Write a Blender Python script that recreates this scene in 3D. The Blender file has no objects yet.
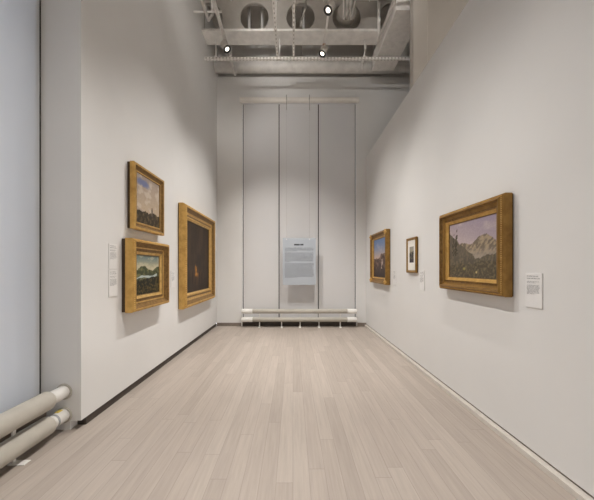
import bpy, bmesh, math, random
from mathutils import Vector, Matrix, noise as mn

random.seed(7)
scene = bpy.context.scene
COL = scene.collection
PI = math.pi

# ------------------------------------------------------------------ materials
def s2l(c):
    return tuple((v/12.92 if v <= 0.04045 else ((v+0.055)/1.055)**2.4) for v in c)
def rgb(r, g, b):
    return s2l((r/255, g/255, b/255))

def new_mat(name):
    m = bpy.data.materials.new(name); m.use_nodes = True
    nt = m.node_tree
    return m, nt, nt.nodes['Principled BSDF']

def noise_mat(name, col, rough=0.8, var=0.06, scale=8.0, metallic=0.0, bump=0.0, bscale=60, dark=None, stretch=None):
    """procedural surface: base colour broken up by noise, optional bump"""
    m, nt, b = new_mat(name)
    tc = nt.nodes.new('ShaderNodeTexCoord')
    n = nt.nodes.new('ShaderNodeTexNoise'); n.inputs['Scale'].default_value = scale; n.inputs['Detail'].default_value = 5
    src = tc.outputs['Object']
    if stretch:
        mp = nt.nodes.new('ShaderNodeMapping'); mp.inputs['Scale'].default_value = stretch
        nt.links.new(src, mp.inputs['Vector']); src = mp.outputs['Vector']
    nt.links.new(src, n.inputs['Vector'])
    r = nt.nodes.new('ShaderNodeValToRGB')
    lo = dark if dark else tuple(c*(1-var) for c in col)
    hi = tuple(min(1, c*(1+var)) for c in col)
    r.color_ramp.elements[0].position = 0.32; r.color_ramp.elements[0].color = (*lo, 1)
    r.color_ramp.elements[1].position = 0.62; r.color_ramp.elements[1].color = (*hi, 1)
    nt.links.new(n.outputs['Fac'], r.inputs['Fac'])
    nt.links.new(r.outputs['Color'], b.inputs['Base Color'])
    b.inputs['Roughness'].default_value = rough
    b.inputs['Metallic'].default_value = metallic
    if bump:
        n2 = nt.nodes.new('ShaderNodeTexNoise'); n2.inputs['Scale'].default_value = bscale; n2.inputs['Detail'].default_value = 4
        nt.links.new(tc.outputs['Object'], n2.inputs['Vector'])
        bp = nt.nodes.new('ShaderNodeBump'); bp.inputs['Strength'].default_value = bump; bp.inputs['Distance'].default_value = 0.01
        nt.links.new(n2.outputs['Fac'], bp.inputs['Height'])
        nt.links.new(bp.outputs['Normal'], b.inputs['Normal'])
    return m

def emit_mat(name, col, strength):
    m, nt, b = new_mat(name)
    b.inputs['Base Color'].default_value = (*col, 1)
    b.inputs['Emission Color'].default_value = (*col, 1)
    b.inputs['Emission Strength'].default_value = strength
    return m

def floor_mat():
    m, nt, b = new_mat('whitewashed_oak_planks')
    N, L = nt.nodes, nt.links
    tc = N.new('ShaderNodeTexCoord'); sep = N.new('ShaderNodeSeparateXYZ'); L.new(tc.outputs['Object'], sep.inputs[0])
    def M(op, a, c=None):
        n = N.new('ShaderNodeMath'); n.operation = op
        for i, v in enumerate((a, c)):
            if v is None: continue
            if isinstance(v, (int, float)): n.inputs[i].default_value = v
            else: L.new(v, n.inputs[i])
        return n.outputs[0]
    u = M('DIVIDE', sep.outputs[0], 0.118)
    row = M('FLOOR', u); fu = M('FRACT', u)
    wn = N.new('ShaderNodeTexWhiteNoise'); wn.noise_dimensions = '1D'; L.new(row, wn.inputs['W'])
    v = M('DIVIDE', M('ADD', sep.outputs[1], M('MULTIPLY', wn.outputs['Value'], 9.0)), 1.75)
    colm = M('FLOOR', v); fv = M('FRACT', v)
    cmb = N.new('ShaderNodeCombineXYZ'); L.new(row, cmb.inputs[0]); L.new(colm, cmb.inputs[1])
    w2 = N.new('ShaderNodeTexWhiteNoise'); w2.noise_dimensions = '2D'; L.new(cmb.outputs[0], w2.inputs['Vector'])
    ramp = N.new('ShaderNodeValToRGB')
    e = ramp.color_ramp.elements
    e[0].position = 0; e[0].color = (*FLOOR_A, 1)
    e[1].position = 1; e[1].color = (*FLOOR_B, 1)
    e2 = ramp.color_ramp.elements.new(0.55); e2.color = (*FLOOR_C, 1)
    L.new(w2.outputs['Value'], ramp.inputs['Fac'])
    # grain, stretched along the plank, shifted per plank
    cg = N.new('ShaderNodeCombineXYZ')
    L.new(M('MULTIPLY', sep.outputs[0], 46.0), cg.inputs[0]); L.new(M('MULTIPLY', sep.outputs[1], 2.2), cg.inputs[1])
    L.new(M('MULTIPLY', w2.outputs['Value'], 40.0), cg.inputs[2])
    g = N.new('ShaderNodeTexNoise'); g.inputs['Scale'].default_value = 1.0; g.inputs['Detail'].default_value = 6; g.inputs['Roughness'].default_value = 0.65
    L.new(cg.outputs[0], g.inputs['Vector'])
    gm = N.new('ShaderNodeMapRange'); gm.inputs['From Min'].default_value = 0.3; gm.inputs['From Max'].default_value = 0.7
    gm.inputs['To Min'].default_value = 0.88; gm.inputs['To Max'].default_value = 1.06
    L.new(g.outputs['Fac'], gm.inputs['Value'])
    # seams
    du = M('MINIMUM', fu, M('SUBTRACT', 1.0, fu)); dv = M('MINIMUM', fv, M('SUBTRACT', 1.0, fv))
    su = M('LESS_THAN', du, 0.014); sv = M('LESS_THAN', dv, 0.0012)
    seam = M('MAXIMUM', su, sv)
    fac = M('MULTIPLY', gm.outputs[0], M('SUBTRACT', 1.0, M('MULTIPLY', seam, 0.25)))
    mix = N.new('ShaderNodeMix'); mix.data_type = 'RGBA'; mix.blend_type = 'MULTIPLY'; mix.inputs['Factor'].default_value = 1
    L.new(ramp.outputs['Color'], mix.inputs[6])
    cc = N.new('ShaderNodeCombineColor'); [L.new(fac, cc.inputs[i]) for i in range(3)]
    L.new(cc.outputs[0], mix.inputs[7])
    L.new(mix.outputs[2], b.inputs['Base Color'])
    b.inputs['Roughness'].default_value = 0.5
    b.inputs['Specular IOR Level'].default_value = 0.35
    return m

FLOOR_A, FLOOR_B, FLOOR_C = (0.39, 0.335, 0.29), (0.455, 0.395, 0.345), (0.425, 0.365, 0.318)

def shade_mat(name, col, trans):
    m, nt, b = new_mat(name)
    N, L = nt.nodes, nt.links
    tc = N.new('ShaderNodeTexCoord')
    n = N.new('ShaderNodeTexNoise'); n.inputs['Scale'].default_value = 3
    L.new(tc.outputs['Object'], n.inputs['Vector'])
    r = N.new('ShaderNodeValToRGB')
    r.color_ramp.elements[0].color = (*[c*0.97 for c in col], 1); r.color_ramp.elements[1].color = (*col, 1)
    L.new(n.outputs['Fac'], r.inputs['Fac'])
    L.new(r.outputs['Color'], b.inputs['Base Color'])
    b.inputs['Roughness'].default_value = 0.85; b.inputs['Specular IOR Level'].default_value = 0.1
    t = N.new('ShaderNodeBsdfTranslucent'); t.inputs['Color'].default_value = (0.8, 0.84, 0.9, 1)
    mx = N.new('ShaderNodeMixShader'); mx.inputs['Fac'].default_value = trans
    out = N['Material Output']
    L.new(b.outputs[0], mx.inputs[1]); L.new(t.outputs[0], mx.inputs[2]); L.new(mx.outputs[0], out.inputs['Surface'])
    return m

def thin_glass(name, tint, opacity, rough=0.1):
    """clear sheet: mostly transparent, some surface colour and gloss"""
    m, nt, b = new_mat(name)
    N, L = nt.nodes, nt.links
    n = N.new('ShaderNodeTexNoise'); n.inputs['Scale'].default_value = 2
    r = N.new('ShaderNodeValToRGB')
    r.color_ramp.elements[0].color = (*[c*0.97 for c in tint], 1); r.color_ramp.elements[1].color = (*tint, 1)
    L.new(n.outputs['Fac'], r.inputs['Fac']); L.new(r.outputs['Color'], b.inputs['Base Color'])
    b.inputs['Roughness'].default_value = rough
    t = N.new('ShaderNodeBsdfTransparent'); t.inputs['Color'].default_value = (0.94, 0.96, 0.98, 1)
    mx = N.new('ShaderNodeMixShader'); mx.inputs['Fac'].default_value = opacity
    L.new(t.outputs[0], mx.inputs[1]); L.new(b.outputs[0], mx.inputs[2]); L.new(mx.outputs[0], N['Material Output'].inputs['Surface'])
    return m

def canvas_mat(name, rough=0.55):
    m, nt, b = new_mat(name)
    N, L = nt.nodes, nt.links
    a = N.new('ShaderNodeVertexColor'); a.layer_name = 'pigment'
    tc = N.new('ShaderNodeTexCoord')
    n = N.new('ShaderNodeTexNoise'); n.inputs['Scale'].default_value = 70; n.inputs['Detail'].default_value = 3
    L.new(tc.outputs['Object'], n.inputs['Vector'])
    mr = N.new('ShaderNodeMapRange'); mr.inputs['To Min'].default_value = 0.8; mr.inputs['To Max'].default_value = 1.2
    L.new(n.outputs['Fac'], mr.inputs['Value'])
    mix = N.new('ShaderNodeMix'); mix.data_type = 'RGBA'; mix.blend_type = 'MULTIPLY'; mix.inputs['Factor'].default_value = 1
    cc = N.new('ShaderNodeCombineColor'); [L.new(mr.outputs[0], cc.inputs[i]) for i in range(3)]
    L.new(a.outputs['Color'], mix.inputs[6]); L.new(cc.outputs[0], mix.inputs[7])
    L.new(mix.outputs[2], b.inputs['Base Color'])
    b.inputs['Roughness'].default_value = rough; b.inputs['Specular IOR Level'].default_value = 0.25
    return m

M_WALL = noise_mat('white_wall_paint', (0.745, 0.735, 0.72), 0.9, 0.012, 1.5)
M_SLOT = noise_mat('channel_slot', (0.52, 0.49, 0.45), 0.9, 0.05, 20)
M_WALLUP = noise_mat('grey_white_wall_paint', (0.80, 0.775, 0.745), 0.9, 0.02, 1.5)
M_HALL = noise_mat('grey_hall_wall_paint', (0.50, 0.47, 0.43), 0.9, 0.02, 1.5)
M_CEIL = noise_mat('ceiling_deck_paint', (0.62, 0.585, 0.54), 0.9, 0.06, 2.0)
M_STEEL = noise_mat('painted_ceiling_steel', (0.88, 0.855, 0.82), 0.75, 0.07, 6.0, bump=0.3, bscale=25)
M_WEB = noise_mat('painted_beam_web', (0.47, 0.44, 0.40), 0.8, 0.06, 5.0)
M_PIPEW = noise_mat('white_painted_conduit', (0.86, 0.83, 0.79), 0.6, 0.05, 10.0)
M_DARKGAP = noise_mat('dark_bronze_frame', (0.035, 0.03, 0.026), 0.6, 0.15, 10)
M_BASE = noise_mat('dark_brown_base_and_shadow', (0.055, 0.042, 0.034), 0.6, 0.15, 12)
M_BASEB = noise_mat('taupe_base_and_shadow', (0.20, 0.165, 0.135), 0.6, 0.1, 12)
M_BASER = noise_mat('pale_baseboard', (0.62, 0.575, 0.52), 0.7, 0.05, 12)
M_FLOOR = floor_mat()
M_SHADE = shade_mat('grey_roller_shade_fabric', (0.74, 0.725, 0.715), 0.10)
M_SHADEL = shade_mat('cool_roller_shade_fabric', (0.74, 0.745, 0.75), 0.30)
M_HEAD = noise_mat('white_headbox_paint', (0.78, 0.745, 0.69), 0.55, 0.03, 6)
M_RADC = noise_mat('beige_pipe_cover', (0.46, 0.43, 0.375), 0.6, 0.05, 8)
M_RADW = noise_mat('white_pipe_end', (0.80, 0.78, 0.74), 0.5, 0.04, 8)
M_YEL = noise_mat('yellow_tag', (0.72, 0.55, 0.08), 0.6, 0.1, 20)
M_GLASS = thin_glass('window_glass', (0.5, 0.55, 0.6), 0.12)
M_PANEL = thin_glass('frosted_acrylic', (0.53, 0.57, 0.62), 0.78, 0.35)
M_INK = noise_mat('black_ink', (0.02, 0.02, 0.022), 0.8, 0.1, 50)
M_GREY = noise_mat('grey_ink', (0.13, 0.135, 0.145), 0.8, 0.1, 50)
M_GREYL = noise_mat('grey_label_ink', (0.34, 0.34, 0.34), 0.8, 0.1, 50)
M_PLAC = noise_mat('white_placard', (0.80, 0.79, 0.775), 0.6, 0.02, 10)
M_CABLE = noise_mat('steel_cable', (0.30, 0.275, 0.25), 0.4, 0.1, 60, metallic=0.4)
M_GOLD = noise_mat('aged_gold_leaf', (0.66, 0.415, 0.13), 0.42, 0.06, 12, metallic=0.6, bump=0.18, bscale=40, dark=(0.52, 0.305, 0.085))
M_GOLD2 = noise_mat('bright_gold_leaf', (0.76, 0.52, 0.19), 0.38, 0.06, 14, metallic=0.6, bump=0.15, bscale=40, dark=(0.58, 0.36, 0.115))
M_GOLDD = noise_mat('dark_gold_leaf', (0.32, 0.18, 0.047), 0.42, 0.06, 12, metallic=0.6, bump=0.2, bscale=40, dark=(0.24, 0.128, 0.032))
M_GOLDX = noise_mat('gilding_with_recess_shadow', (0.26, 0.145, 0.042), 0.5, 0.10, 30, metallic=0.4, bump=0.25, bscale=60, dark=(0.16, 0.085, 0.024))  # dark gilding bands that also paint shadow into the coves for relief
M_BACK = noise_mat('dark_frame_wood', (0.06, 0.035, 0.02), 0.7, 0.2, 20)
M_MAT = noise_mat('cream_mat_board', (0.80, 0.77, 0.71), 0.8, 0.02, 30)
M_CANVAS = canvas_mat('oil_paint')
M_BLACK = noise_mat('black_fixture', (0.02, 0.02, 0.02), 0.5, 0.1, 20)
M_FIX = noise_mat('white_fixture', (0.70, 0.66, 0.61), 0.5, 0.04, 20)
M_LENS = emit_mat('lamp_lens', (1.0, 0.93, 0.82), 5.0)
M_TAPE = noise_mat('pale_wood_block', (0.55, 0.38, 0.27), 0.7, 0.1, 20)

# ------------------------------------------------------------------ mesh helpers
class MB:
    def __init__(self): self.bm = bmesh.new()
    def box(self, x0, x1, y0, y1, z0, z1, mi=0):
        r = bmesh.ops.create_cube(self.bm, size=1)
        vs = r['verts']
        for v in vs:
            v.co = Vector(((x0+x1)/2 + v.co.x*(x1-x0), (y0+y1)/2 + v.co.y*(y1-y0), (z0+z1)/2 + v.co.z*(z1-z0)))
        for f in {f for v in vs for f in v.link_faces}: f.material_index = mi
        return self
    def tube(self, a, b, r0, r1=None, seg=20, caps=True, mi=0):
        a, b = Vector(a), Vector(b); r1 = r0 if r1 is None else r1
        d = b-a
        q = d.to_track_quat('Z', 'Y').to_matrix().to_4x4()
        mat = Matrix.Translation((a+b)/2) @ q
        r = bmesh.ops.create_cone(self.bm, cap_ends=caps, segments=seg, radius1=r0, radius2=r1, depth=d.length, matrix=mat)
        for f in {f for v in r['verts'] for f in v.link_faces}:
            f.material_index = mi
            if len(f.verts) == 4: f.smooth = True
        return self
    def path(self, pts, r, seg=12, mi=0):
        for i in range(len(pts)-1): self.tube(pts[i], pts[i+1], r, seg=seg, mi=mi)
        for p in pts[1:-1]: self.ball(p, r, mi)
        return self
    def ball(self, c, r, mi=0, sc=(1, 1, 1), u=12, v=8):
        m = Matrix.Translation(c) @ Matrix.Diagonal((*sc, 1))
        rr = bmesh.ops.create_uvsphere(self.bm, u_segments=u, v_segments=v, radius=r, matrix=m)
        for f in {f for vv in rr['verts'] for f in vv.link_faces}: f.material_index = mi; f.smooth = True
        return self
    def lathe(self, a, d, prof, seg=24, mi=0):
        """profile of (distance along d, radius) turned about axis d from a"""
        a, d = Vector(a), Vector(d).normalized()
        q = d.to_track_quat('Z', 'Y')
        rings = []
        for t, r in prof:
            rings.append([self.bm.verts.new(a + q @ Vector((r*math.cos(2*PI*k/seg), r*math.sin(2*PI*k/seg), t))) for k in range(seg)])
        for i in range(len(rings)-1):
            for k in range(seg):
                f = self.bm.faces.new((rings[i][k], rings[i][(k+1) % seg], rings[i+1][(k+1) % seg], rings[i+1][k]))
                f.material_index = mi; f.smooth = True
        self.bm.faces.new(rings[0][::-1]).material_index = mi
        self.bm.faces.new(rings[-1]).material_index = mi
        return self
    def quad(self, pts, mi=0):
        f = self.bm.faces.new([self.bm.verts.new(p) for p in pts]); f.material_index = mi
        return self
    def build(self, name, mats, parent=None, loc=None, bevel=0.0, bseg=2, recalc=True):
        if recalc: bmesh.ops.recalc_face_normals(self.bm, faces=self.bm.faces)
        me = bpy.data.meshes.new(name); self.bm.to_mesh(me); self.bm.free()
        for m in (mats if isinstance(mats, (list, tuple)) else [mats]): me.materials.append(m)
        o = bpy.data.objects.new(name, me); COL.objects.link(o)
        if parent: o.parent = parent
        if loc: o.location = loc
        if bevel:
            b = o.modifiers.new('bevel', 'BEVEL'); b.width = bevel; b.segments = bseg; b.limit_method = 'ANGLE'
        return o

def tag(o, label, cat, group=None):
    o['label'] = label; o['category'] = cat
    if group: o['group'] = group
    return o
def thing(name, label, cat, loc=(0, 0, 0), rz=0.0, group=None):
    o = bpy.data.objects.new(name, None); COL.objects.link(o)
    o.empty_display_size = 0.1
    o.location = loc; o.rotation_euler = (0, 0, rz)
    return tag(o, label, cat, group)
def struct(mb, name, mat, bevel=0.0, parent=None, label=None):
    o = mb.build(name, mat, parent, bevel=bevel)
    if not parent: o['kind'] = 'structure'
    return o

# ------------------------------------------------------------------ dimensions (metres; camera at the origin, 1.5 m up, looking along +Y)
XL, XR, XW = -1.966, 1.888, -2.30       # left wall, right partition, window wall
YR, YB, YN = 2.69, 7.50, -5.0           # window return, back wall, wall behind the camera
ZC, ZP, ZB = 7.55, 4.37, 6.44           # ceiling deck, partition top, back wall top

# ------------------------------------------------------------------ the setting
o = struct(MB().box(-2.7, 5.4, YN-0.2, 7.8, -0.1, 0.0), 'floor', M_FLOOR)
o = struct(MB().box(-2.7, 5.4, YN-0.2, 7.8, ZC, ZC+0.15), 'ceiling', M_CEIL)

# left gallery wall with its recessed base
struct(MB().box(-2.66, XL, YR, YB+0.119, 0.085, ZC), 'wall_left', M_WALL)
struct(MB().box(-2.66, XL-0.1, YR, YB+0.119, 0.0, 0.085), 'wall_left_base', M_WALL)
struct(MB().box(XL-0.1, XL-0.018, YR+0.09, YB, 0.0, 0.084), 'baseboard_left', M_BASE)

# window wall left of the camera
WY0, WY1, WZ0, WZ1 = -2.6, YR, 0.24, 5.80
w = MB()
w.box(-2.66, XW, YN, WY0, 0, ZC); w.box(-2.66, XW, WY0, WY1, 0, WZ0); w.box(-2.66, XW, WY0, WY1, WZ1, ZC)
struct(w, 'wall_window_side', M_WALL)
struct(MB().box(XW, XW+0.015, WY0, YR, 0.0, 0.2), 'shadow_strip_window_side', M_BASEB)  # shadow on the wall below the opening, painted as a taupe strip

# back wall with the window opening
BX0, BX1, BZ0, BZ1 = -1.306, 1.629, 0.12, 5.77
w = MB()
w.box(XL, BX0, YB, YB+0.22, 0, ZB); w.box(BX1, 3.08, YB, YB+0.22, 0, ZB)
w.box(BX0, BX1, YB, YB+0.22, 0, BZ0); w.box(BX0, BX1, YB, YB+0.22, BZ1, ZB)
struct(w, 'wall_back', M_WALL)
struct(MB().box(-2.66, 5.4, YB+0.12, YB+0.3, ZB, ZC), 'wall_back_upper', M_WALLUP)
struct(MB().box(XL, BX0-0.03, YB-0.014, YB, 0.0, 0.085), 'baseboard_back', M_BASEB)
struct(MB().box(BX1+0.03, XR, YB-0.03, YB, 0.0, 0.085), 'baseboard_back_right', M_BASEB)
struct(MB().box(BX0-0.03, BX0, YB-0.02, YB, 0.0, 0.085).box(BX1, BX1+0.03, YB-0.02, YB, 0.0, 0.085), 'trim_1', M_RADW)
struct(MB().box(BX0, BX1, YB-0.01, YB, 0.0, 0.135), 'shadow_strip_window_back', M_BASE)  # dark strip painting the shadow behind and under the radiator pipes

# right partition: pale base strip, dark reveal, wall above
struct(MB().box(XR, XR+0.11, YN, YB, 0.062, ZP), 'wall_right', M_WALL)
struct(MB().box(XR+0.012, XR+0.10, YN, YB, 0.0, 0.062), 'trim_2', M_BASEB)
struct(MB().box(XR-0.045, XR+0.012, YN, YB-0.03, 0.0, 0.042), 'baseboard_right', M_BASER)

# hall beyond the partition and wall behind the camera
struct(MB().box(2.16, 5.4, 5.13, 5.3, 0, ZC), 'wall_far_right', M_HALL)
struct(MB().box(5.2, 5.4, YN, 5.13, 0, ZC), 'wall_outer_right', M_WALL)
struct(MB().box(-2.7, 5.4, YN-0.2, YN, 0, ZC), 'wall_near', M_WALL)
struct(MB().box(3.08, 3.28, 5.3, 7.8, 0, ZC), 'wall_side_return', M_WALLUP)
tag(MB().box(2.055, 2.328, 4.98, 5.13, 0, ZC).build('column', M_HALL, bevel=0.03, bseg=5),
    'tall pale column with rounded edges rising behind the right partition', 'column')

# windows behind the shades
def window_x(name, x0, x1, z0, z1, y, bars):
    f = MB()
    f.box(x0, x1, y, y+0.05, z0, z0+0.05); f.box(x0, x1, y, y+0.05, z1-0.05, z1)
    for b in bars: f.box(max(x0, b-0.035), min(x1, b+0.035), y-0.05, y+0.05, z0, z1)
    o = struct(f, name, M_DARKGAP)
    MB().box(x0, x1, y+0.02, y+0.028, z0, z1).build('glass_pane', M_GLASS, o)
    return o
D1, D2 = -0.362, 0.659
window_x('window_1', BX0, BX1, BZ0, BZ1, YB+0.12, (BX0+0.02, D1, D2, BX1-0.02))
f = MB()
xw = -2.50
f.box(xw-0.05, xw, WY0, WY1, WZ0, WZ0+0.05); f.box(xw-0.05, xw, WY0, WY1, WZ1-0.05, WZ1)
for b in (WY0+0.035, -1.0, 0.8, WY1-0.02): f.box(xw-0.05, xw+0.08, b-0.035, min(b+0.035, WY1), WZ0, WZ1)
f.box(-2.40, XW-0.038, WY1-0.06, WY1, WZ0, WZ1)
o = struct(f, 'window_2', M_DARKGAP)
MB().box(xw-0.03, xw-0.022, WY0, WY1, WZ0, WZ1).build('glass_pane', M_GLASS, o)

# ------------------------------------------------------------------ roller shades
edges = [(BX0+0.022, D1-0.013), (D1+0.013, D2-0.013), (D2+0.013, BX1-0.022)]
names = ['left-hand grey roller shade on the back window, between wall and text panel',
         'middle grey roller shade hanging behind the suspended text panel',
         'right-hand grey roller shade on the back window, beside the right partition']
for (a, b), lab in zip(edges, names):
    t = thing('roller_shade', lab, 'window shade', ((a+b)/2, YB+0.035, 0.14), 0, 'roller shades on the back window')
    h = (b-a)/2
    MB().box(-h, h, -0.002, 0.002, 0.03, BZ1-0.145).build('shade_fabric', M_SHADE, t)
    MB().box(-h, h, -0.009, 0.009, 0.0, 0.035).build('bottom_bar', M_HEAD, t, bevel=0.003)
    MB().box(-h, -h+0.03, -0.006, -0.002, 0.035, BZ1-0.15).box(h-0.03, h, -0.006, -0.002, 0.035, BZ1-0.15).build('side_hem', M_SHADE, t)
t = thing('shade_headbox', 'long white headbox across the top of the back window shades', 'shade box', ((BX0+BX1)/2, YB+0.004, BZ1-0.01))
hw = (BX1-BX0)/2 + 0.055
prof = [(0.0, 0.0), (-0.05, 0.0), (-0.085, 0.02), (-0.1, 0.05), (-0.1, 0.095), (-0.085, 0.11), (0.0, 0.11)]
mb = MB()
rings = [[mb.bm.verts.new((sx, y, z)) for y, z in prof] for sx in (-hw, hw)]
n = len(prof)
for i in range(n): mb.bm.faces.new((rings[0][i], rings[0][(i+1) % n], rings[1][(i+1) % n], rings[1][i]))
mb.bm.faces.new(rings[0][::-1]); mb.bm.faces.new(rings[1])
mb.build('cover', M_HEAD, t)
for sx in (-hw-0.004, hw): MB().box(sx, sx+0.004, -0.104, 0.0, -0.004, 0.114).build('end_cap', M_HEAD, t)

t = thing('roller_shade', 'large cool grey roller shade at the left edge above the radiator', 'window shade', (XW-0.035, 0.0, 0.242))
MB().box(-0.002, 0.002, WY0+0.02, WY1-0.022, 0.03, 5.45).build('shade_fabric', M_SHADEL, t)
MB().box(-0.009, 0.009, WY0+0.02, WY1-0.022, 0.0, 0.035).build('bottom_bar', M_HEAD, t, bevel=0.003)

# ------------------------------------------------------------------ radiators
def radiator(label, loc, rz, L, c0, c1, zs, rc, rw, brackets, ytag=None, flange=None):
    """two horizontal covered pipes along local X; c0..c1 is the covered stretch"""
    t = thing('pipe_radiator', label, 'radiator', loc, rz)
    for z in zs:
        MB().lathe((c0, 0, z), (1, 0, 0), [(0, rw), (0.004, rc-0.006), (0.016, rc), (c1-c0-0.016, rc), (c1-c0-0.004, rc-0.006), (c1-c0, rw)], 28).build('pipe_cover', M_RADC, t)
        if c0 > 0.01: MB().lathe((0, 0, z), (1, 0, 0), [(0, rw-0.008), (0.01, rw), (c0, rw)], 28).build('pipe_end', M_RADW, t)['label'] = 'white bare pipe end'
        MB().lathe((c1, 0, z), (1, 0, 0), [(0, rw), (L-c1-0.01, rw), (L-c1, rw-0.008)], 28).build('pipe_end', M_RADW, t)['label'] = 'white bare pipe end'
        if flange: MB().lathe((L-0.012, 0, z), (1, 0, 0), [(0, rw+0.012), (0.004, rw+0.016), (0.011, rw+0.016)], 28).build('wall_flange', M_RADC, t)
    if ytag:
        MB().lathe((ytag, 0, zs[0]), (1, 0, 0), [(0, rw+0.0015), (0.02, rw+0.0015)], 28).build('band', M_GREYL, t)
        a = math.radians(60)
        MB().box(ytag+0.05, ytag+0.10, -0.012, 0.024, zs[0]+rw-0.008, zs[0]+rw+0.004).build('tag', M_YEL, t)['label'] = 'yellow tag'
    for bx in brackets:
        m = MB()
        m.box(bx-0.012, bx+0.012, 0.02, 0.036, 0.005, zs[1])
        b = m.build('bracket', M_RADW, t, bevel=0.002)
        MB().box(bx-0.03, bx+0.03, -0.08, 0.05, 0.0, 0.006).build('foot_plate', M_RADW, b, bevel=0.002)
    return t
# along the window wall: local X = world +Y
radiator('pair of fat beige radiator pipes on the floor in the left foreground', (-2.12, -2.4, 0), PI/2, 5.09-0.001, 0.1, 4.915, (0.14, 0.355), 0.080, 0.058,
         (0.5, 1.5, 2.6, 3.6, 4.63), ytag=4.955, flange=True)
radiator('low twin pipe radiator under the shades along the back wall', (-1.30, 7.34, 0), 0, 2.91, 0.28, 2.67, (0.195, 0.405), 0.056, 0.062,
         (0.45, 1.01, 1.48, 1.96, 2.50))

# ------------------------------------------------------------------ framed pictures
def rect_loops(mb, w, h, prof, mi=0, bands=()):
    """sweep a moulding profile (inset from outer edge, distance from wall) round a w x h rectangle standing on z=0"""
    loops = []
    for ins, d in prof:
        x0, x1, z0, z1 = -w/2+ins, w/2-ins, ins, h-ins
        loops.append([mb.bm.verts.new(p) for p in ((x0, -d, z0), (x1, -d, z0), (x1, -d, z1), (x0, -d, z1))])
    for i in range(len(loops)-1):
        mid = (prof[i][0]+prof[i+1][0])/2
        im = mi
        for b0, b1, bm_ in bands:
            if b0 <= mid <= b1: im = bm_
        for k in range(4):
            f = mb.bm.faces.new((loops[i][k], loops[i][(k+1) % 4], loops[i+1][(k+1) % 4], loops[i+1][k])); f.material_index = im
    return mb

def arc(p0, p1, bulge, n=6):
    """points from p0 to p1 bowed sideways by bulge"""
    (a, b), (c, d) = p0, p1
    dx, dy = c-a, d-b; L = math.hypot(dx, dy); nx, ny = -dy/L, dx/L
    return [(a+dx*t + nx*bulge*math.sin(PI*t), b+dy*t + ny*bulge*math.sin(PI*t)) for t in [k/n for k in range(n+1)]]

def fbm(u, v, s, seed, octv=4):
    return mn.fractal(Vector((u*s+seed*13.7, v*s+seed*5.1, seed*3.3)), 1.0, 2.0, octv)   # about -1..1
def lerp(a, b, t):
    t = max(0, min(1, t)); return tuple(x+(y-x)*t for x, y in zip(a, b))
def sm(a, b, x):
    t = max(0, min(1, (x-a)/(b-a))); return t*t*(3-2*t)

def canvas(parent, w, h, z0, d, painter, nx=96, nz=96, name='canvas'):
    me = bpy.data.meshes.new(name)
    vs, cols, fs = [], [], []
    for j in range(nz+1):
        for i in range(nx+1):
            u, v = i/nx, j/nz
            vs.append((-w/2+w*u, -d, z0+h*v)); cols.extend((*s2l(tuple(max(0, min(1, c/255)) for c in painter(u, v))), 1))
    for j in range(nz):
        for i in range(nx):
            a = j*(nx+1)+i; fs.append((a, a+1, a+nx+2, a+nx+1))
    # stretcher depth behind the painted face
    b = len(vs); vs += [(-w/2, -d+0.004, z0), (w/2, -d+0.004, z0), (w/2, -d+0.004, z0+h), (-w/2, -d+0.004, z0+h)]
    cols.extend([0.05, 0.04, 0.03, 1]*4)
    bl, br, tr, tl = 0, nx, (nx+1)*(nz+1)-1, (nx+1)*nz
    fs += [(b, b+1, br, bl), (b+1, b+2, tr, br), (b+2, b+3, tl, tr), (b+3, b, bl, tl), (b+3, b+2, b+1, b)]
    me.from_pydata(vs, [], fs)
    ca = me.color_attributes.new('pigment', 'FLOAT_COLOR', 'POINT'); ca.data.foreach_set('color', cols)
    me.materials.append(M_CANVAS)
    o = bpy.data.objects.new(name, me); COL.objects.link(o); o.parent = parent
    return o

# painters: u 0..1 left to right, v 0..1 bottom to top
def p_mountains(u, v):
    sky = lerp((206, 186, 172), (152, 140, 158), v*0.8 + 0.35*(u-0.5))
    sky = lerp(sky, (205, 190, 180), sm(0.15, 0.6, fbm(u, v*2, 3, 1))*0.4)
    c = sky
    far = 0.52 + 0.21*math.exp(-((u-0.76)/0.22)**2) + 0.09*math.exp(-((u-0.30)/0.16)**2) + 0.035*fbm(u, 0, 7, 2)
    if v < far:
        c = lerp((112, 101, 88), (166, 148, 122), sm(-0.4, 0.4, fbm(u*1.3-v*0.8, v, 14, 3)) )
        c = lerp((156, 144, 132), c, sm(0.30, 0.56, v))
    mid = 0.84 - 0.85*u + 0.05*fbm(u, 0, 8, 4) if u < 0.6 else 0.325 + 0.05*fbm(u, 0, 8, 4)+0.32*max(0, u-0.7)
    if v < mid:
        c = lerp((90, 82, 70), (116, 105, 87), sm(-0.2, 0.55, fbm(u*1.5, v, 20, 5)))
        c = lerp(c, (118, 106, 92), sm(0.25, 0.5, v)*0.4)
    fore = 0.24 + 0.06*fbm(u, 0, 6, 6) + 0.08*abs(u-0.4)
    if v < fore: c = lerp((82, 74, 60), (114, 103, 80), sm(-0.3, 0.6, fbm(u, v, 24, 7)))
    # slender tree on the left
    for tx, top, ww in ((0.17, 0.90, 0.045), (0.10, 0.82, 0.03)):
        k = abs(u-tx-0.015*math.sin(v*9))
        if 0.4 < v < top and k < ww*(0.35+0.9*abs(math.sin(v*23)))*(1.1-(v-0.4)/(top-0.35)) and fbm(u, v, 24, 8) > -0.15: c = (70, 64, 50)
    d = math.hypot((u-0.62)*1.2, v-0.10)
    c = lerp((210, 190, 130), c, sm(0.008, 0.03, d))
    d = math.hypot((u-0.36), v-0.16)
    return lerp((150, 140, 80), c, sm(0.01, 0.04, d))
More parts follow.
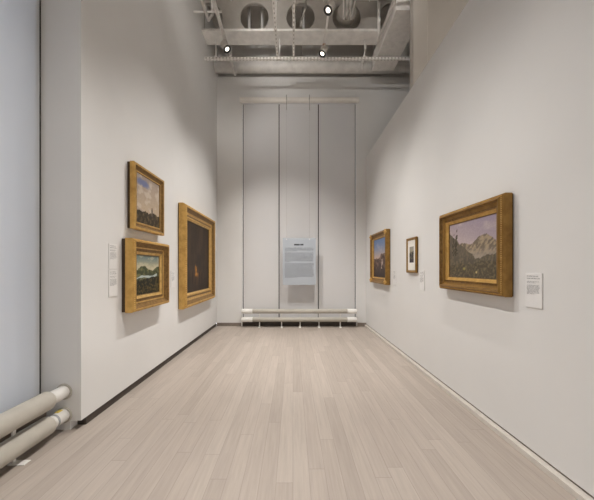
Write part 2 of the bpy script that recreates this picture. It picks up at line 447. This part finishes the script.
def p_falls(u, v):
    c = lerp((206, 172, 150), (112, 134, 172), sm(0.35, 0.95, v))
    c = lerp(c, (190, 180, 180), sm(0.2, 0.6, fbm(u, v*2, 4, 11))*0.3)
    hill = 0.50 + 0.13*math.exp(-((u-0.8)/0.25)**2) + 0.06*fbm(u, 0, 6, 12)
    if v < hill:
        c = lerp((84, 66, 62), (142, 116, 98), sm(-0.3, 0.5, fbm(u, v, 10, 13)))
        c = lerp((58, 46, 42), c, sm(0.05, 0.45, v))
    if abs(u-0.66-0.03*math.sin(v*20)) < 0.03+0.03*fbm(u, v, 12, 14) and 0.22 < v < 0.46: c = (190, 172, 160)
    return c
def p_ruin(u, v):
    c = lerp((200, 178, 148), (166, 150, 138), v)
    c = lerp(c, (206, 194, 178), sm(0.0, 0.45, fbm(u, v*1.6, 4, 21))*0.7)
    d = math.hypot((u-0.28)/0.28, (v-0.84)/0.10)
    c = lerp((118, 124, 156), c, sm(0.35, 1.1, d + 0.4*fbm(u, v, 6, 22)))
    hill = 0.34 - 0.26*u + 0.015*fbm(u, 0, 10, 23)
    if v < hill: c = (178, 160, 142)
    if v < 0.245 - 0.02*u + 0.05*fbm(u, 0, 7, 24) + 0.05*math.exp(-((u-0.35)/0.12)**2) + 0.04*math.exp(-((u-0.72)/0.2)**2):
        c = lerp((58, 49, 37), (104, 87, 60), sm(-0.2, 0.55, fbm(u, v, 14, 25)))
    if abs(u-0.66) < 0.035 and 0.2 < v < 0.36: c = (88, 76, 66)
    if abs(u-0.66) < 0.018 and 0.2 < v < 0.40: c = (96, 84, 74)
    return c
def p_valley(u, v):
    c = lerp((190, 180, 150), (112, 126, 122), sm(0.62, 1.0, v))
    c = lerp(c, (206, 196, 166), sm(0.1, 0.5, fbm(u, v*2, 4, 31))*0.5)
    far = 0.60 + 0.13*math.exp(-((u-0.28)/0.2)**2) + 0.10*math.exp(-((u-0.95)/0.18)**2) + 0.03*fbm(u, 0, 9, 32)
    if v < far: c = lerp((66, 72, 50), (118, 116, 78), sm(-0.2, 0.5, fbm(u, v, 11, 33)))
    r = 0.40 + 0.10*u + 0.03*math.sin(u*7)
    if abs(v-r) < 0.028 + 0.02*fbm(u, 0, 5, 34) and u < 0.9: c = (176, 186, 182)
    if v < 0.36 + 0.09*u + 0.05*fbm(u, 0, 7, 35): c = lerp((32, 32, 22), (84, 74, 42), sm(-0.05, 0.5, fbm(u, v, 13, 36)))
    if v < 0.25 and fbm(u, v, 20, 37) > 0.3: c = (98, 80, 44)
    return c
def p_dark(u, v):
    c = lerp((46, 33, 23), (66, 50, 36), sm(-0.4, 0.5, fbm(u, v*0.6, 5, 41)))
    c = lerp(c, (24, 17, 13), sm(0.7, 0.2, v)*0.3)
    if abs(fbm(u*6, v*0.4, 3, 42)) < 0.05 and v > 0.3: c = lerp(c, (82, 66, 50), 0.4)
    for fx, fz, a, b in ((0.40, 0.31, 0.055, 0.085), (0.43, 0.25, 0.10, 0.05), (0.37, 0.36, 0.03, 0.06)):
        d = math.hypot((u-fx)/a, (v-fz)/b) + 0.5*fbm(u, v, 14, 43)
        c = lerp((240, 166, 60), c, sm(0.1, 1.0, d))
    d = math.hypot((u-0.46)/0.32, (v-0.24)/0.14)
    c = lerp(c, (126, 84, 46), 0.38*sm(1.2, 0.2, d + 0.5*fbm(u, v, 8, 44)))
    for fx in (0.26, 0.56, 0.66):
        d = math.hypot((u-fx)/0.035, (v-0.20)/0.12)
        c = lerp((34, 22, 16), c, sm(0.6, 1.1, d))
    return c
def p_sketch(u, v):
    c = lerp((190, 172, 128), (150, 148, 140), v)
    if v < 0.62 + 0.12*fbm(u, 0, 5, 51) + 0.1*u: c = lerp((58, 56, 56), (120, 114, 96), sm(-0.3, 0.5, fbm(u, v, 8, 52)))
    if v < 0.22: c = lerp((52, 46, 52), (86, 78, 80), u)
    return c

def picture(label, wall_x, yc, z0, w, h, prof, liner, painter, mats, off=0.012, bead=None, corners=False, mat_board=None, cat='framed painting', bands=()):
    """prof: moulding from the wall edge to its inner lip; liner: inner slip; canvas fills the opening"""
    left = wall_x < 0
    t = thing('framed_painting', label, cat, (wall_x + (0.002 if left else -0.002), yc, z0), PI/2 if left else -PI/2, 'framed paintings on the gallery walls')
    prof = [(a, b+off) for a, b in prof]; liner = [(a, b+off) for a, b in liner]
    if bead: bead = (bead[0], bead[1]+off) + tuple(bead[2:])
    MB().box(-w/2+0.006, w/2-0.006, -off-0.003, 0.0, 0.006, h-0.006).build('backing', M_BACK, t)
    rect_loops(MB(), w, h, [(0.014, off+0.001), (0.0, off)] + prof, bands=bands).build('frame', [mats[0], M_GOLDX], t, recalc=False)
    last = prof[-1]
    rect_loops(MB(), w, h, [last] + liner, bands=[(liner[-2][0], liner[-1][0], 1)]).build('inner_liner', [mats[1], M_GOLDX], t, recalc=False)
    ins, d = liner[-1]
    if mat_board:
        iw, ih, iz = mat_board
        m = MB(); rect_loops(m, w, h, [(ins-0.002, d-0.004)]); 
        x0, x1, za, zb = -w/2+ins, w/2-ins, ins, h-ins
        m2 = MB()
        for (a, b_, c_, d_) in ((x0, -iw/2, za, zb), (iw/2, x1, za, zb), (-iw/2, iw/2, za, iz), (-iw/2, iw/2, iz+ih, zb)):
            m2.box(a, b_, -d+0.002, -d+0.006, c_, d_)
        m.bm.free()
        m2.build('mat_board', M_MAT, t)
        canvas(t, iw+0.004, ih+0.004, iz-0.002, d-0.004, painter, 40, 56, 'drawing')
    else:
        canvas(t, w-2*ins+0.004, h-2*ins+0.004, ins-0.002, d-0.002, painter)
    if bead:
        bi, bd, br, step = bead
        m = MB()
        x0, x1, za, zb = -w/2+bi, w/2-bi, bi, h-bi
        nx = int((x1-x0)/step); nz = int((zb-za)/step)
        for k in range(nx+1):
            for z in (za, zb): m.ball((x0+(x1-x0)*k/nx, -bd, z), br, u=6, v=4)
        for k in range(1, nz):
            for x in (x0, x1): m.ball((x, -bd, za+(zb-za)*k/nz), br, u=6, v=4)
        m.build('beading', mats[2], t)
    if corners:
        for sx in (-1, 1):
            for sz in (0, 1):
                m = MB(); cx, cz = sx*(w/2-0.055), (h-0.055 if sz else 0.055)
                m.ball((cx, -0.07-off, cz), 0.058, sc=(1, 0.42, 1), u=14, v=10)
                for a in range(5):
                    an = a*2*PI/5+0.4
                    m.ball((cx+0.042*math.cos(an), -0.08-off, cz+0.042*math.sin(an)), 0.019, sc=(1, 0.7, 1), u=8, v=6)
                m.ball((cx, -0.095-off, cz), 0.016, u=8, v=6)
                m.build('corner_ornament', mats[2], t)
    return t

# left wall, upper small picture
picture('small square gilt-framed sky and ruin landscape, upper of the stacked pair on the left wall', XL, 3.834, 1.97, 0.80, 0.80,
        [(0.0, 0.048), (0.006, 0.055), (0.03, 0.055)] + arc((0.036, 0.05), (0.085, 0.026), -0.008), [(0.087, 0.032), (0.094, 0.030), (0.097, 0.022)],
        p_ruin, (M_GOLD, M_GOLD2, M_GOLD), off=0.033, bands=[(0.033, 0.075, 1)])
# left wall, lower picture in a deep frame
picture('green valley painting in a deep gilt frame, lower of the left stacked pair', XL, 3.80, 0.985, 0.96, 0.86,
        [(0.0, 0.07), (0.006, 0.085), (0.012, 0.09), (0.030, 0.110), (0.04, 0.106)] + arc((0.045, 0.1), (0.125, 0.045), -0.014) + [(0.13, 0.055), (0.145, 0.055)],
        [(0.15, 0.043), (0.176, 0.034), (0.184, 0.026)], p_valley, (M_GOLD, M_GOLD2, M_GOLD2), off=0.042, bead=(0.019, 0.099, 0.008, 0.024), bands=[(0.041, 0.09, 1), (0.11, 0.14, 1)])
# left wall, large dark picture
picture('large square gilt-framed dark painting with a small glowing fire, on the left wall', XL, 5.905, 0.79, 1.9, 1.83,
        [(0.0, 0.075), (0.01, 0.095), (0.02, 0.1), (0.05, 0.125), (0.065, 0.118)] + arc((0.07, 0.105), (0.19, 0.055), -0.016) + [(0.2, 0.066), (0.225, 0.064)],
        [(0.23, 0.05), (0.25, 0.04), (0.256, 0.028)], p_dark, (M_GOLD, M_GOLD2, M_GOLD2), bead=(0.033, 0.113, 0.011, 0.036), bands=[(0.066, 0.12, 1), (0.165, 0.195, 1)])
# right wall, large landscape
picture('large gilt-framed mountain landscape nearest the camera on the right partition', XR, 3.022, 1.25, 1.09, 0.895,
        [(0.0, 0.058), (0.006, 0.072), (0.018, 0.078), (0.026, 0.082), (0.042, 0.098), (0.048, 0.096)] + arc((0.052, 0.088), (0.10, 0.05), -0.014) + [(0.104, 0.058), (0.112, 0.058)],
        [(0.116, 0.046), (0.143, 0.034), (0.148, 0.026)], p_mountains, (M_GOLDD, M_GOLD, M_GOLD), bead=(0.022, 0.081, 0.006, 0.016), bands=[(0.049, 0.062, 1), (0.085, 0.102, 1)])
# right wall, small work on paper
picture('little narrow gilt-framed drawing with a wide cream mat on the right partition', XR, 4.55, 1.425, 0.365, 0.55,
        [(0.0, 0.022), (0.004, 0.028), (0.022, 0.028), (0.03, 0.024)], [(0.033, 0.020), (0.04, 0.016)],
        p_sketch, (M_GOLDD, M_GOLD, M_GOLD), mat_board=(0.165, 0.25, 0.16), cat='framed drawing')
# right wall, far picture with corner ornaments
picture('ornate gilt-framed waterfall painting, farthest picture on the right partition', XR, 6.19, 1.17, 1.15, 1.09,
        [(0.0, 0.066), (0.006, 0.08), (0.03, 0.085), (0.045, 0.078)] + arc((0.05, 0.07), (0.1, 0.045), -0.01) + [(0.105, 0.05)],
        [(0.11, 0.04), (0.13, 0.03), (0.136, 0.022)], p_falls, (M_GOLDD, M_GOLD, M_GOLD), corners=True, bands=[(0.047, 0.062, 1)])

# ------------------------------------------------------------------ wall placards
def glyph_line(m, x0, x1, z, hgt, y, cw, rnd, fill=0.8, mi=0):
    """a row of small letter-like marks, grouped in words"""
    x = x0; k = rnd.randint(2, 8)
    while x < x1-cw:
        if k == 0: x += cw*0.9; k = rnd.randint(2, 9); continue
        hh = hgt*rnd.choice((0.62, 0.62, 0.7, 1.0))
        m.quad([(x, y, z), (x+cw*fill, y, z), (x+cw*fill, y, z+hh), (x, y, z+hh)], mi)
        x += cw; k -= 1

def placard(label, wall_x, yc, z0, w=0.145, h=0.27, seed=1):
    left = wall_x < 0; rnd = random.Random(seed)
    t = thing('wall_placard', label, 'placard', (wall_x + (0.001 if left else -0.001), yc, z0), PI/2 if left else -PI/2, 'text placards beside the paintings')
    MB().box(-w/2, w/2, -0.008, 0.0, 0, h).build('plate', M_PLAC, t, bevel=0.0015)
    m = MB(); y = -0.0088
    glyph_line(m, -w*0.40, w*0.30, h*0.90, 0.009, y, 0.0042, rnd); glyph_line(m, -w*0.40, w*0.40, h*0.83, 0.009, y, 0.0042, rnd)
    m.build('heading_text', M_GREYL, t)
    m = MB()
    glyph_line(m, -w*0.40, w*0.36, h*0.745, 0.006, y, 0.0034, rnd); glyph_line(m, -w*0.40, w*0.18, h*0.71, 0.006, y, 0.0034, rnd)
    for k in range(8): glyph_line(m, -w*0.40, w*(0.40 if k < 7 else 0.1)-rnd.random()*0.008, h*0.635-k*0.0095, 0.006, y, 0.0034, rnd)
    m.build('body_text', M_GREYL, t)
    return t
placard('white wall placard left of the stacked pair, upper one of two', XL, 3.16, 1.492, seed=1)
placard('white wall placard left of the stacked pair, lower one of two', XL, 3.16, 1.19, w=0.15, h=0.292, seed=2)
placard('white wall placard between the valley painting and the large dark painting', XL, 4.73, 1.185, seed=3)
placard('white wall placard right of the large mountain landscape, nearest the camera', XR, 2.267, 1.19, w=0.155, seed=4)
placard('white wall placard below right of the little matted drawing', XR, 4.23, 1.175, h=0.285, seed=5)
placard('white wall placard between the waterfall painting and the little drawing', XR, 5.38, 1.19, seed=6)

# ------------------------------------------------------------------ hanging text panel
PX, PY, PZ0, PW, PH = 0.155, 7.20, 1.08, 0.82, 1.165
t = thing('hanging_text_panel', 'translucent grey text panel hanging on two cables in front of the back window shades', 'text panel', (PX, PY, PZ0))
MB().box(-PW/2, PW/2, -0.004, 0.004, 0, PH).build('acrylic_sheet', M_PANEL, t, bevel=0.001)
rnd = random.Random(3); y = -0.0052
m = MB(); x = -0.125
for wlen in (7, 4):
    for k in range(wlen):
        m.quad([(x, y, PH-0.185), (x+0.017, y, PH-0.185), (x+0.017, y, PH-0.148), (x, y, PH-0.148)]); x += 0.0195
    x += 0.016
m.build('title_text', M_INK, t)
z = PH-0.255
for nl in (4, 10, 15):
    m = MB()
    for k in range(nl):
        x1 = 0.34 + rnd.random()*0.03 if k < nl-1 else (-0.05 if nl != 10 else -0.22)
        glyph_line(m, -0.355, x1, z, 0.0145, y, 0.0098, rnd, 0.74); z -= 0.0245
    z -= 0.022
    m.build('text_paragraph', M_GREY, t)
for sx in (-0.315, 0.255):
    c = MB().tube((sx, 0, PH-0.03), (sx*1.0, 0, BZ1-PZ0-0.35), 0.0012, seg=6)
    c.tube((sx, 0, BZ1-PZ0-0.35), (sx, 0, BZ1-PZ0+0.03), 0.006, seg=8)
    c.tube((sx, 0, BZ1-PZ0+0.03), (sx, YB-PY-0.1015, BZ1-PZ0+0.03), 0.006, seg=8)
    cb = c.build('cable', M_CABLE, t)
    MB().tube((sx, -0.007, PH-0.03), (sx, 0.007, PH-0.03), 0.012, seg=14).build('clip', M_RADW, cb)

# ------------------------------------------------------------------ ceiling steel and services
# cellular beam across the room: flanges and a web with round openings
t = thing('ceiling_beam', 'wide steel beam with round web openings across the ceiling', 'ceiling beam', (0, 6.435, 6.60))
xa, xb = XL, 2.60
def rough_slab(x0, x1, y0, y1, z0, z1, name, mat, seed):
    m = MB(); nn = 60
    rr = random.Random(seed)
    prof = [(y0, z0), (y1, z0), (y1, z1), (y0, z1)]
    rings = []
    for k in range(nn+1):
        x = x0+(x1-x0)*k/nn
        a = 0.012*mn.noise(Vector((x*3, seed, 0))); b = 0.012*mn.noise(Vector((x*3, seed+9, 0)))
        rings.append([m.bm.verts.new((x, y+(a if y == y0 else b), zz)) for y, zz in prof])
    for k in range(nn):
        for i in range(4): m.bm.faces.new((rings[k][i], rings[k][(i+1) % 4], rings[k+1][(i+1) % 4], rings[k+1][i]))
    m.bm.faces.new(rings[0][::-1]); m.bm.faces.new(rings[-1])
    return m.build(name, mat, t)
rough_slab(xa, xb, -0.195, 0.195, 0.0, 0.05, 'bottom_flange', M_STEEL, 1)
rough_slab(xa, xb, -0.195, 0.195, 0.90, 0.95, 'top_flange', M_STEEL, 2)
m = MB(); hz, hr = 0.445, 0.315
cent = [-1.874, -0.854, 0.166, 1.186, 2.206]
NS = 32
for yy in (-0.018, 0.018):
    # each bay: a rectangle minus a circle, as a fan of quads out to the bay edge
    for i, cx in enumerate(cent):
        l = max(xa, cx-0.51); r = min(xb, cx+0.51)
        inn, outp = [], []
        for k in range(NS):
            a = 2*PI*k/NS; dx, dz = math.cos(a), math.sin(a)
            s = min(((r if dx > 0 else l)-cx)/dx if abs(dx) > 1e-6 else 9, ((0.9 if dz > 0 else 0.05)-hz)/dz if abs(dz) > 1e-6 else 9)
            rr = min(hr, max(0.02, s-0.003))
            inn.append(m.bm.verts.new((cx+dx*rr, yy, hz+dz*rr)))
            outp.append(m.bm.verts.new((cx+dx*s, yy, hz+dz*s)))
        for k in range(NS): m.bm.faces.new((inn[k], inn[(k+1) % NS], outp[(k+1) % NS], outp[k]))
        if yy > 0:
            pass
        if yy < 0: first = inn if i == 0 else first
for i, cx in enumerate(cent):       # rim of each opening
    l = max(xa, cx-0.51); r = min(xb, cx+0.51)
    A = []
    for k in range(NS):
        a = 2*PI*k/NS; dx, dz = math.cos(a), math.sin(a)
        s = min(((r if dx > 0 else l)-cx)/dx if abs(dx) > 1e-6 else 9, 9)
        rr = min(hr, max(0.02, s-0.003))
        A.append([m.bm.verts.new((cx+dx*rr, yy, hz+dz*rr)) for yy in (-0.03, 0.03)])
    for k in range(NS): m.bm.faces.new((A[k][0], A[(k+1) % NS][0], A[(k+1) % NS][1], A[k][1]))
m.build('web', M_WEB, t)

# round girder along the top of the back wall
t = thing('pipe', 'fat painted pipe running across just above the back wall', 'pipe', (XL, 7.34, 6.60))
MB().tube((0, 0, 0), (3.08-XL, 0, 0), 0.15, seg=28).build('pipe_run', M_STEEL, t)
for x in (0.35, 2.2, 4.0):
    b = MB().box(x-0.02, x+0.02, -0.155, 0.155, 0.10, 0.155).build('strap', M_STEEL, t)
    MB().tube((x, 0, 0.15), (x, 0, ZC-6.60), 0.009, seg=8).build('suspension_rod', M_STEEL, b)

# slotted channels
def strut(name, label, a, b, w=0.042, h=0.042, step=0.1, group=None, rods=()):
    """U channel with a row of dark slots in its visible faces, from a to b (axis X or Y)"""
    a, b = Vector(a), Vector(b); d = b-a; L = d.length
    m = MB()
    m.box(-w/2, w/2, 0, L, 0, h, 0)
    n = int(L/step)
    for k in range(n):
        y = (k+0.5)*step
        m.box(-w*0.2, w*0.2, y-step*0.2, y+step*0.2, -0.0015, 0.002, 1)
        for sx in (-1, 1): m.box(sx*w/2-0.0015, sx*w/2+0.0015, y-step*0.2, y+step*0.2, h*0.25, h*0.8, 1)
    if rods:
        for y in rods: m.tube((0, y, h), (0, y, ZC-a.z), 0.009, seg=8)
    o = m.build(name, [M_PIPEW, M_SLOT], None)
    o.location = a
    o.rotation_euler = (0, 0, 0 if abs(d.y) > abs(d.x) else -PI/2)
    return tag(o, label, 'ceiling channel', group)
cross = strut('slotted_channel', 'long slotted channel crossing the room below the ceiling beam', (XL, 6.47, 6.14), (2.60, 6.47, 6.14), 0.05, 0.055, 0.075)
for x in (-1.72, -0.30, 1.60):
    y = x-XL
    m = MB().tube((0, y, 0.055), (0, y, 0.46), 0.011, seg=10); m.box(-0.03, 0.03, y-0.03, y+0.03, 0.055, 0.075)
    m.build('hanger_rod', M_STEEL, cross)
strut('slotted_channel', 'slotted channel running into depth, left one of two beside the round beam opening', (-0.345, 3.2, 6.2), (-0.345, 6.44, 6.2), 0.05, 0.045, rods=(0.5, 2.7))
strut('slotted_channel', 'slotted channel running into depth at the middle of the ceiling', (0.015, 3.2, 6.2), (0.015, 6.44, 6.2), 0.05, 0.045, rods=(0.5, 2.7))
# light tracks and conduits running into depth
def track(label, x, y0, y1, z):
    t = thing('light_track', label, 'light track', (x, y0, z))
    MB().box(-0.02, 0.02, 0, y1-y0, 0, 0.036).build('rail', M_PIPEW, t, bevel=0.004)
    for y in (0.3, (y1-y0)*0.5, y1-y0-0.12):
        MB().tube((0, y, 0.03), (0, y, ZC-z), 0.008, seg=8).build('suspension_rod', M_STEEL, t)
    return t
track('light track with two spotlights right of the middle of the ceiling', 0.675, -4.5, 6.60, 6.36)
TLX = -1.40
t = thing('light_track', 'pipe-like light track along the left side of the ceiling', 'light track', (TLX, -4.5, 6.30))
MB().tube((0.03, 0, 0), (-0.035, 11.7, 0), 0.035, seg=16).build('rail', M_PIPEW, t)
for y in (0.5, 4.0, 7.5, 11.1): MB().tube((0, y, 0.02), (0, y, ZC-6.30), 0.008, seg=8).build('suspension_rod', M_STEEL, t)
tag(MB().path([(-1.72, 4.0, ZC), (-1.72, 4.0, 6.55), (-1.72, 5.9, 6.55), (-1.72, 6.18, 6.9), (-1.72, 6.18, ZC)], 0.03).build('conduit', M_PIPEW), 'white conduit rising beside the left wall in front of the beam', 'conduit')
tag(MB().tube((XL, 5.75, 6.58), (-1.42, 5.75, 6.58), 0.018).build('conduit', M_PIPEW), 'short cross conduit between left wall and light track', 'conduit')

# air duct on the right and its neighbours
t = thing('air_duct', 'wide flat white air duct running into depth on the right of the ceiling', 'air duct', (2.16, 5.34, 6.25))
MB().box(-0.265, 0.265, 0, 1.65, 0, 0.32).build('duct_body', M_PIPEW, t, bevel=0.012)
for y in (0.3, 1.5):
    for sx in (-0.2, 0.2): MB().tube((sx, y, 0.32), (sx, y, ZC-6.25), 0.008, seg=8).build('suspension_rod', M_STEEL, t)
for y in (0.75, 1.42):
    MB().box(-0.272, 0.272, y-0.02, y+0.02, -0.006, 0.326).build('joint_band', M_PIPEW, t)
tag(MB().path([(1.83, 3.0, ZC), (1.83, 3.0, 6.35), (1.83, 6.18, 6.35), (1.83, 6.18, ZC)], 0.032).build('conduit', M_PIPEW), 'white pipe running alongside the left edge of the air duct', 'conduit')
for k, (x, lab) in enumerate(((1.075, 'leftmost of three thin conduits bundled in front of the beam'), (1.145, 'middle one of three thin conduits bundled in front of the beam'),
                        (1.215, 'rightmost of three thin conduits bundled in front of the beam'))):
    tag(MB().path([(x, 3.4, ZC), (x, 3.4, 6.72), (x, 6.08, 6.72), (x, 6.17, 6.82), (x, 6.17, ZC)], 0.016).build('conduit', M_PIPEW), lab, 'conduit', 'bundled ceiling conduits')
tag(MB().path([(1.28, 5.9, ZC), (1.28, 5.9, 7.0), (1.78, 5.9, 7.0), (1.78, 5.9, ZC)], 0.042).build('conduit', M_PIPEW), 'short cross pipe between the conduit bundle and the air duct', 'conduit')
tag(MB().path([(1.74, 6.9, ZC), (1.74, 6.9, 6.72), (1.70, 7.1, 6.52), (1.70, 7.1, 6.35)], 0.028).build('conduit', M_PIPEW), 'short bent pipe stub near the far end of the air duct', 'conduit')
# things seen through the beam openings
tag(MB().box(-1.9, 1.6, 6.92, 7.1, 7.02, 7.14).build('cable_tray', M_STEEL, bevel=0.01), 'flat tray behind the round beam openings', 'cable tray')
for x, lab in ((-1.02, 'vertical pipe behind the left round beam opening, left one'), (-0.72, 'vertical pipe behind the left round beam opening, right one'), (0.03, 'vertical pipe behind the middle round beam opening, left one'),
               (0.24, 'vertical pipe behind the middle round beam opening, right one')):
    tag(MB().tube((x, 6.76, 6.75), (x, 6.76, ZC), 0.03).build('pipe', M_STEEL), lab, 'pipe', 'pipes behind the beam openings')
tag(MB().path([(0.32, 5.2, ZC), (0.32, 5.2, 7.02), (0.26, 6.0, 6.90), (0.18, 6.21, 6.80), (0.16, 6.21, 6.66)], 0.02).build('conduit', M_WEB), 'dark bent conduit crossing the middle round opening', 'conduit')
tag(MB().tube((1.16, 6.23, 7.02), (1.16, 6.40, 7.02), 0.2, seg=20).tube((1.16, 6.30, 7.1), (1.16, 6.30, ZC), 0.03).build('damper', M_WEB), 'round duct damper in the beam opening behind the conduit bundle', 'fitting')

# ------------------------------------------------------------------ track spotlights
SPOT = 1.0
def spotlight(label, mount, aim, watts, ang=70, blend=1.0, tint=(1.0, 0.968, 0.93), drop=0.11, L=0.17, block=False, soft=0.032):
    mount, aim = Vector(mount), Vector(aim)
    t = thing('track_spotlight', label, 'spotlight', mount, 0, 'spotlights on the ceiling tracks')
    piv = Vector((0, 0, -drop))
    d = (aim-mount-piv).normalized()
    MB().tube((0, 0, 0.0), piv, 0.011, seg=10).box(-0.03, 0.03, -0.055, 0.055, -0.03, 0.0).build('stem', M_TAPE if block else M_FIX, t)
    R = 0.072
    MB().lathe(piv - d*L*0.5, d, [(0, R*0.8), (0.01, R), (L*0.6, R), (L*0.62, R*1.06), (L-0.004, R*1.06)], 24).build('housing', M_FIX, t)
    tip = piv + d*(L*0.5-0.004)
    m = MB()
    q = d.to_track_quat('Z', 'Y')
    prof = [(0.0, R*1.14), (0.022, R*1.14), (0.022, R*0.95), (0.004, R*0.62), (0.0, R*0.62)]
    rg = [[m.bm.verts.new(tip + q @ Vector((r*math.cos(2*PI*k/24), r*math.sin(2*PI*k/24), z))) for k in range(24)] for z, r in prof]
    for i in range(len(rg)-1):
        for k in range(24): m.bm.faces.new((rg[i][k], rg[i][(k+1) % 24], rg[i+1][(k+1) % 24], rg[i+1][k])).smooth = True
    m.build('baffle_ring', M_BLACK, t)
    MB().lathe(tip + d*0.006, d, [(0, R*0.52), (0.006, R*0.52), (0.010, R*0.3)], 20).build('lens', M_LENS, t)
    ld = bpy.data.lights.new('spot_lamp', 'SPOT'); ld.energy = watts*SPOT; ld.spot_size = math.radians(ang); ld.spot_blend = blend
    ld.shadow_soft_size = soft; ld.color = tint
    lo = bpy.data.objects.new('spot_lamp', ld); COL.objects.link(lo)
    lo.parent = t
    lo.location = tip + d*0.045
    lo.rotation_mode = 'QUATERNION'; lo.rotation_quaternion = d.to_track_quat('-Z', 'Y')
    return t
# seen in the photograph
TZL, TZR, RX = 6.265, 6.36, 0.675
A = 60
spotlight('lit spotlight under the left light track near the left wall', (TLX-0.02, 6.08, TZL), (1.9, 5.2, 0.4), 520, A)
spotlight('nearer of the two lit spotlights on the right light track', (RX, 5.30, TZR), (-1.95, 3.9, 0.7), 520, A, drop=0.09)
spotlight('farther of the two lit spotlights on the right light track', (RX, 6.33, TZR), (-1.95, 5.8, 0.7), 540, A, block=True, drop=0.11)
# further along the same tracks, above the frame; fill ones are added for brightness
for lab, side, y, aim, wt, an in (
        ('spotlight on the left track, aimed at the large mountain landscape', 'L', 4.75, (1.9, 3.0, 0.4), 560, A),
        ('spotlight on the left track, aimed at the hanging text panel', 'L', 4.2, (0.2, 7.4, 0.7), 760, 56),
        ('spotlight on the left track, aimed at the near right wall', 'L', 3.0, (1.9, 1.5, 0.0), 330, 56),
        ('spotlight on the right track, aimed at the near left wall', 'R', 4.4, (-1.95, 3.0, 0.2), 250, 48),
        ('added fill spotlight on the right track, aimed at the floor before the back wall', 'R', 3.6, (0.0, 6.0, 0.0), 900, A),
        ('added fill spotlight on the right track, aimed at the floor near the camera', 'R', 2.4, (0.0, 3.2, 0.0), 560, A),
        ('spotlight on the right track, aimed at the left window shade', 'R', 1.4, (-2.2, 1.3, 0.9), 520, A),
        ('added fill spotlight on the left track, aimed at the top of the back wall', 'L', 2.2, (-0.9, 7.5, 6.2), 270, 58),
        ('added fill spotlight on the right track, aimed at the top of the back wall', 'R', 1.9, (0.9, 7.5, 6.2), 270, 58),
        ('added fill spotlight on the left track behind the camera, aimed at the floor', 'L', -0.8, (0.2, -1.6, 0.0), 800, 90),
        ('added fill spotlight on the right track behind the camera, aimed at the floor', 'R', -2.2, (0.2, -2.4, 0.0), 800, 90),
        ('added fill spotlight on the left track farthest behind the camera', 'L', -3.6, (0.2, -3.6, 0.0), 800, 90)):
    spotlight(lab, (TLX if side == 'L' else RX, y, TZL if side == 'L' else TZR), aim, wt, an, soft=0.06 if 'top of' in lab else 0.032)
# unseen track and floods added beyond the partition for bounced ambient light
track('added light track in the hall beyond the right partition', 3.7, -4.5, 4.8, 6.36)
for lab, y in (('added fill spotlight beyond the partition, far end', 3.2), ('added fill spotlight beyond the partition, middle', 0.8), ('added fill spotlight beyond the partition, near end', -1.8)):
    spotlight(lab, (3.7, y, TZR), (3.9, y, 0.0), 1300, 110)

# ------------------------------------------------------------------ daylight outside the windows
wd = bpy.data.worlds.new('World'); scene.world = wd; wd.use_nodes = True
bg = wd.node_tree.nodes['Background']
bg.inputs['Color'].default_value = (0.86, 0.90, 0.97, 1); bg.inputs['Strength'].default_value = 2.6

# ------------------------------------------------------------------ camera: level, with lens shift
cd = bpy.data.cameras.new('camera'); co = bpy.data.objects.new('camera', cd); COL.objects.link(co)
co.location = (0, 0, 1.5); co.rotation_euler = (PI/2, 0, 0)
F = 290.0
cd.sensor_fit = 'HORIZONTAL'; cd.sensor_width = 36.0; cd.lens = F/594*36.0
cd.shift_x = (297-293)/594; cd.shift_y = (268-250)/594
cd.clip_start = 0.05
scene.camera = co
scene.view_settings.view_transform = 'Standard'; scene.view_settings.look = 'None'
scene.view_settings.gamma = 1.0; scene.view_settings.use_curve_mapping = False
scene.view_settings.exposure = -0.34
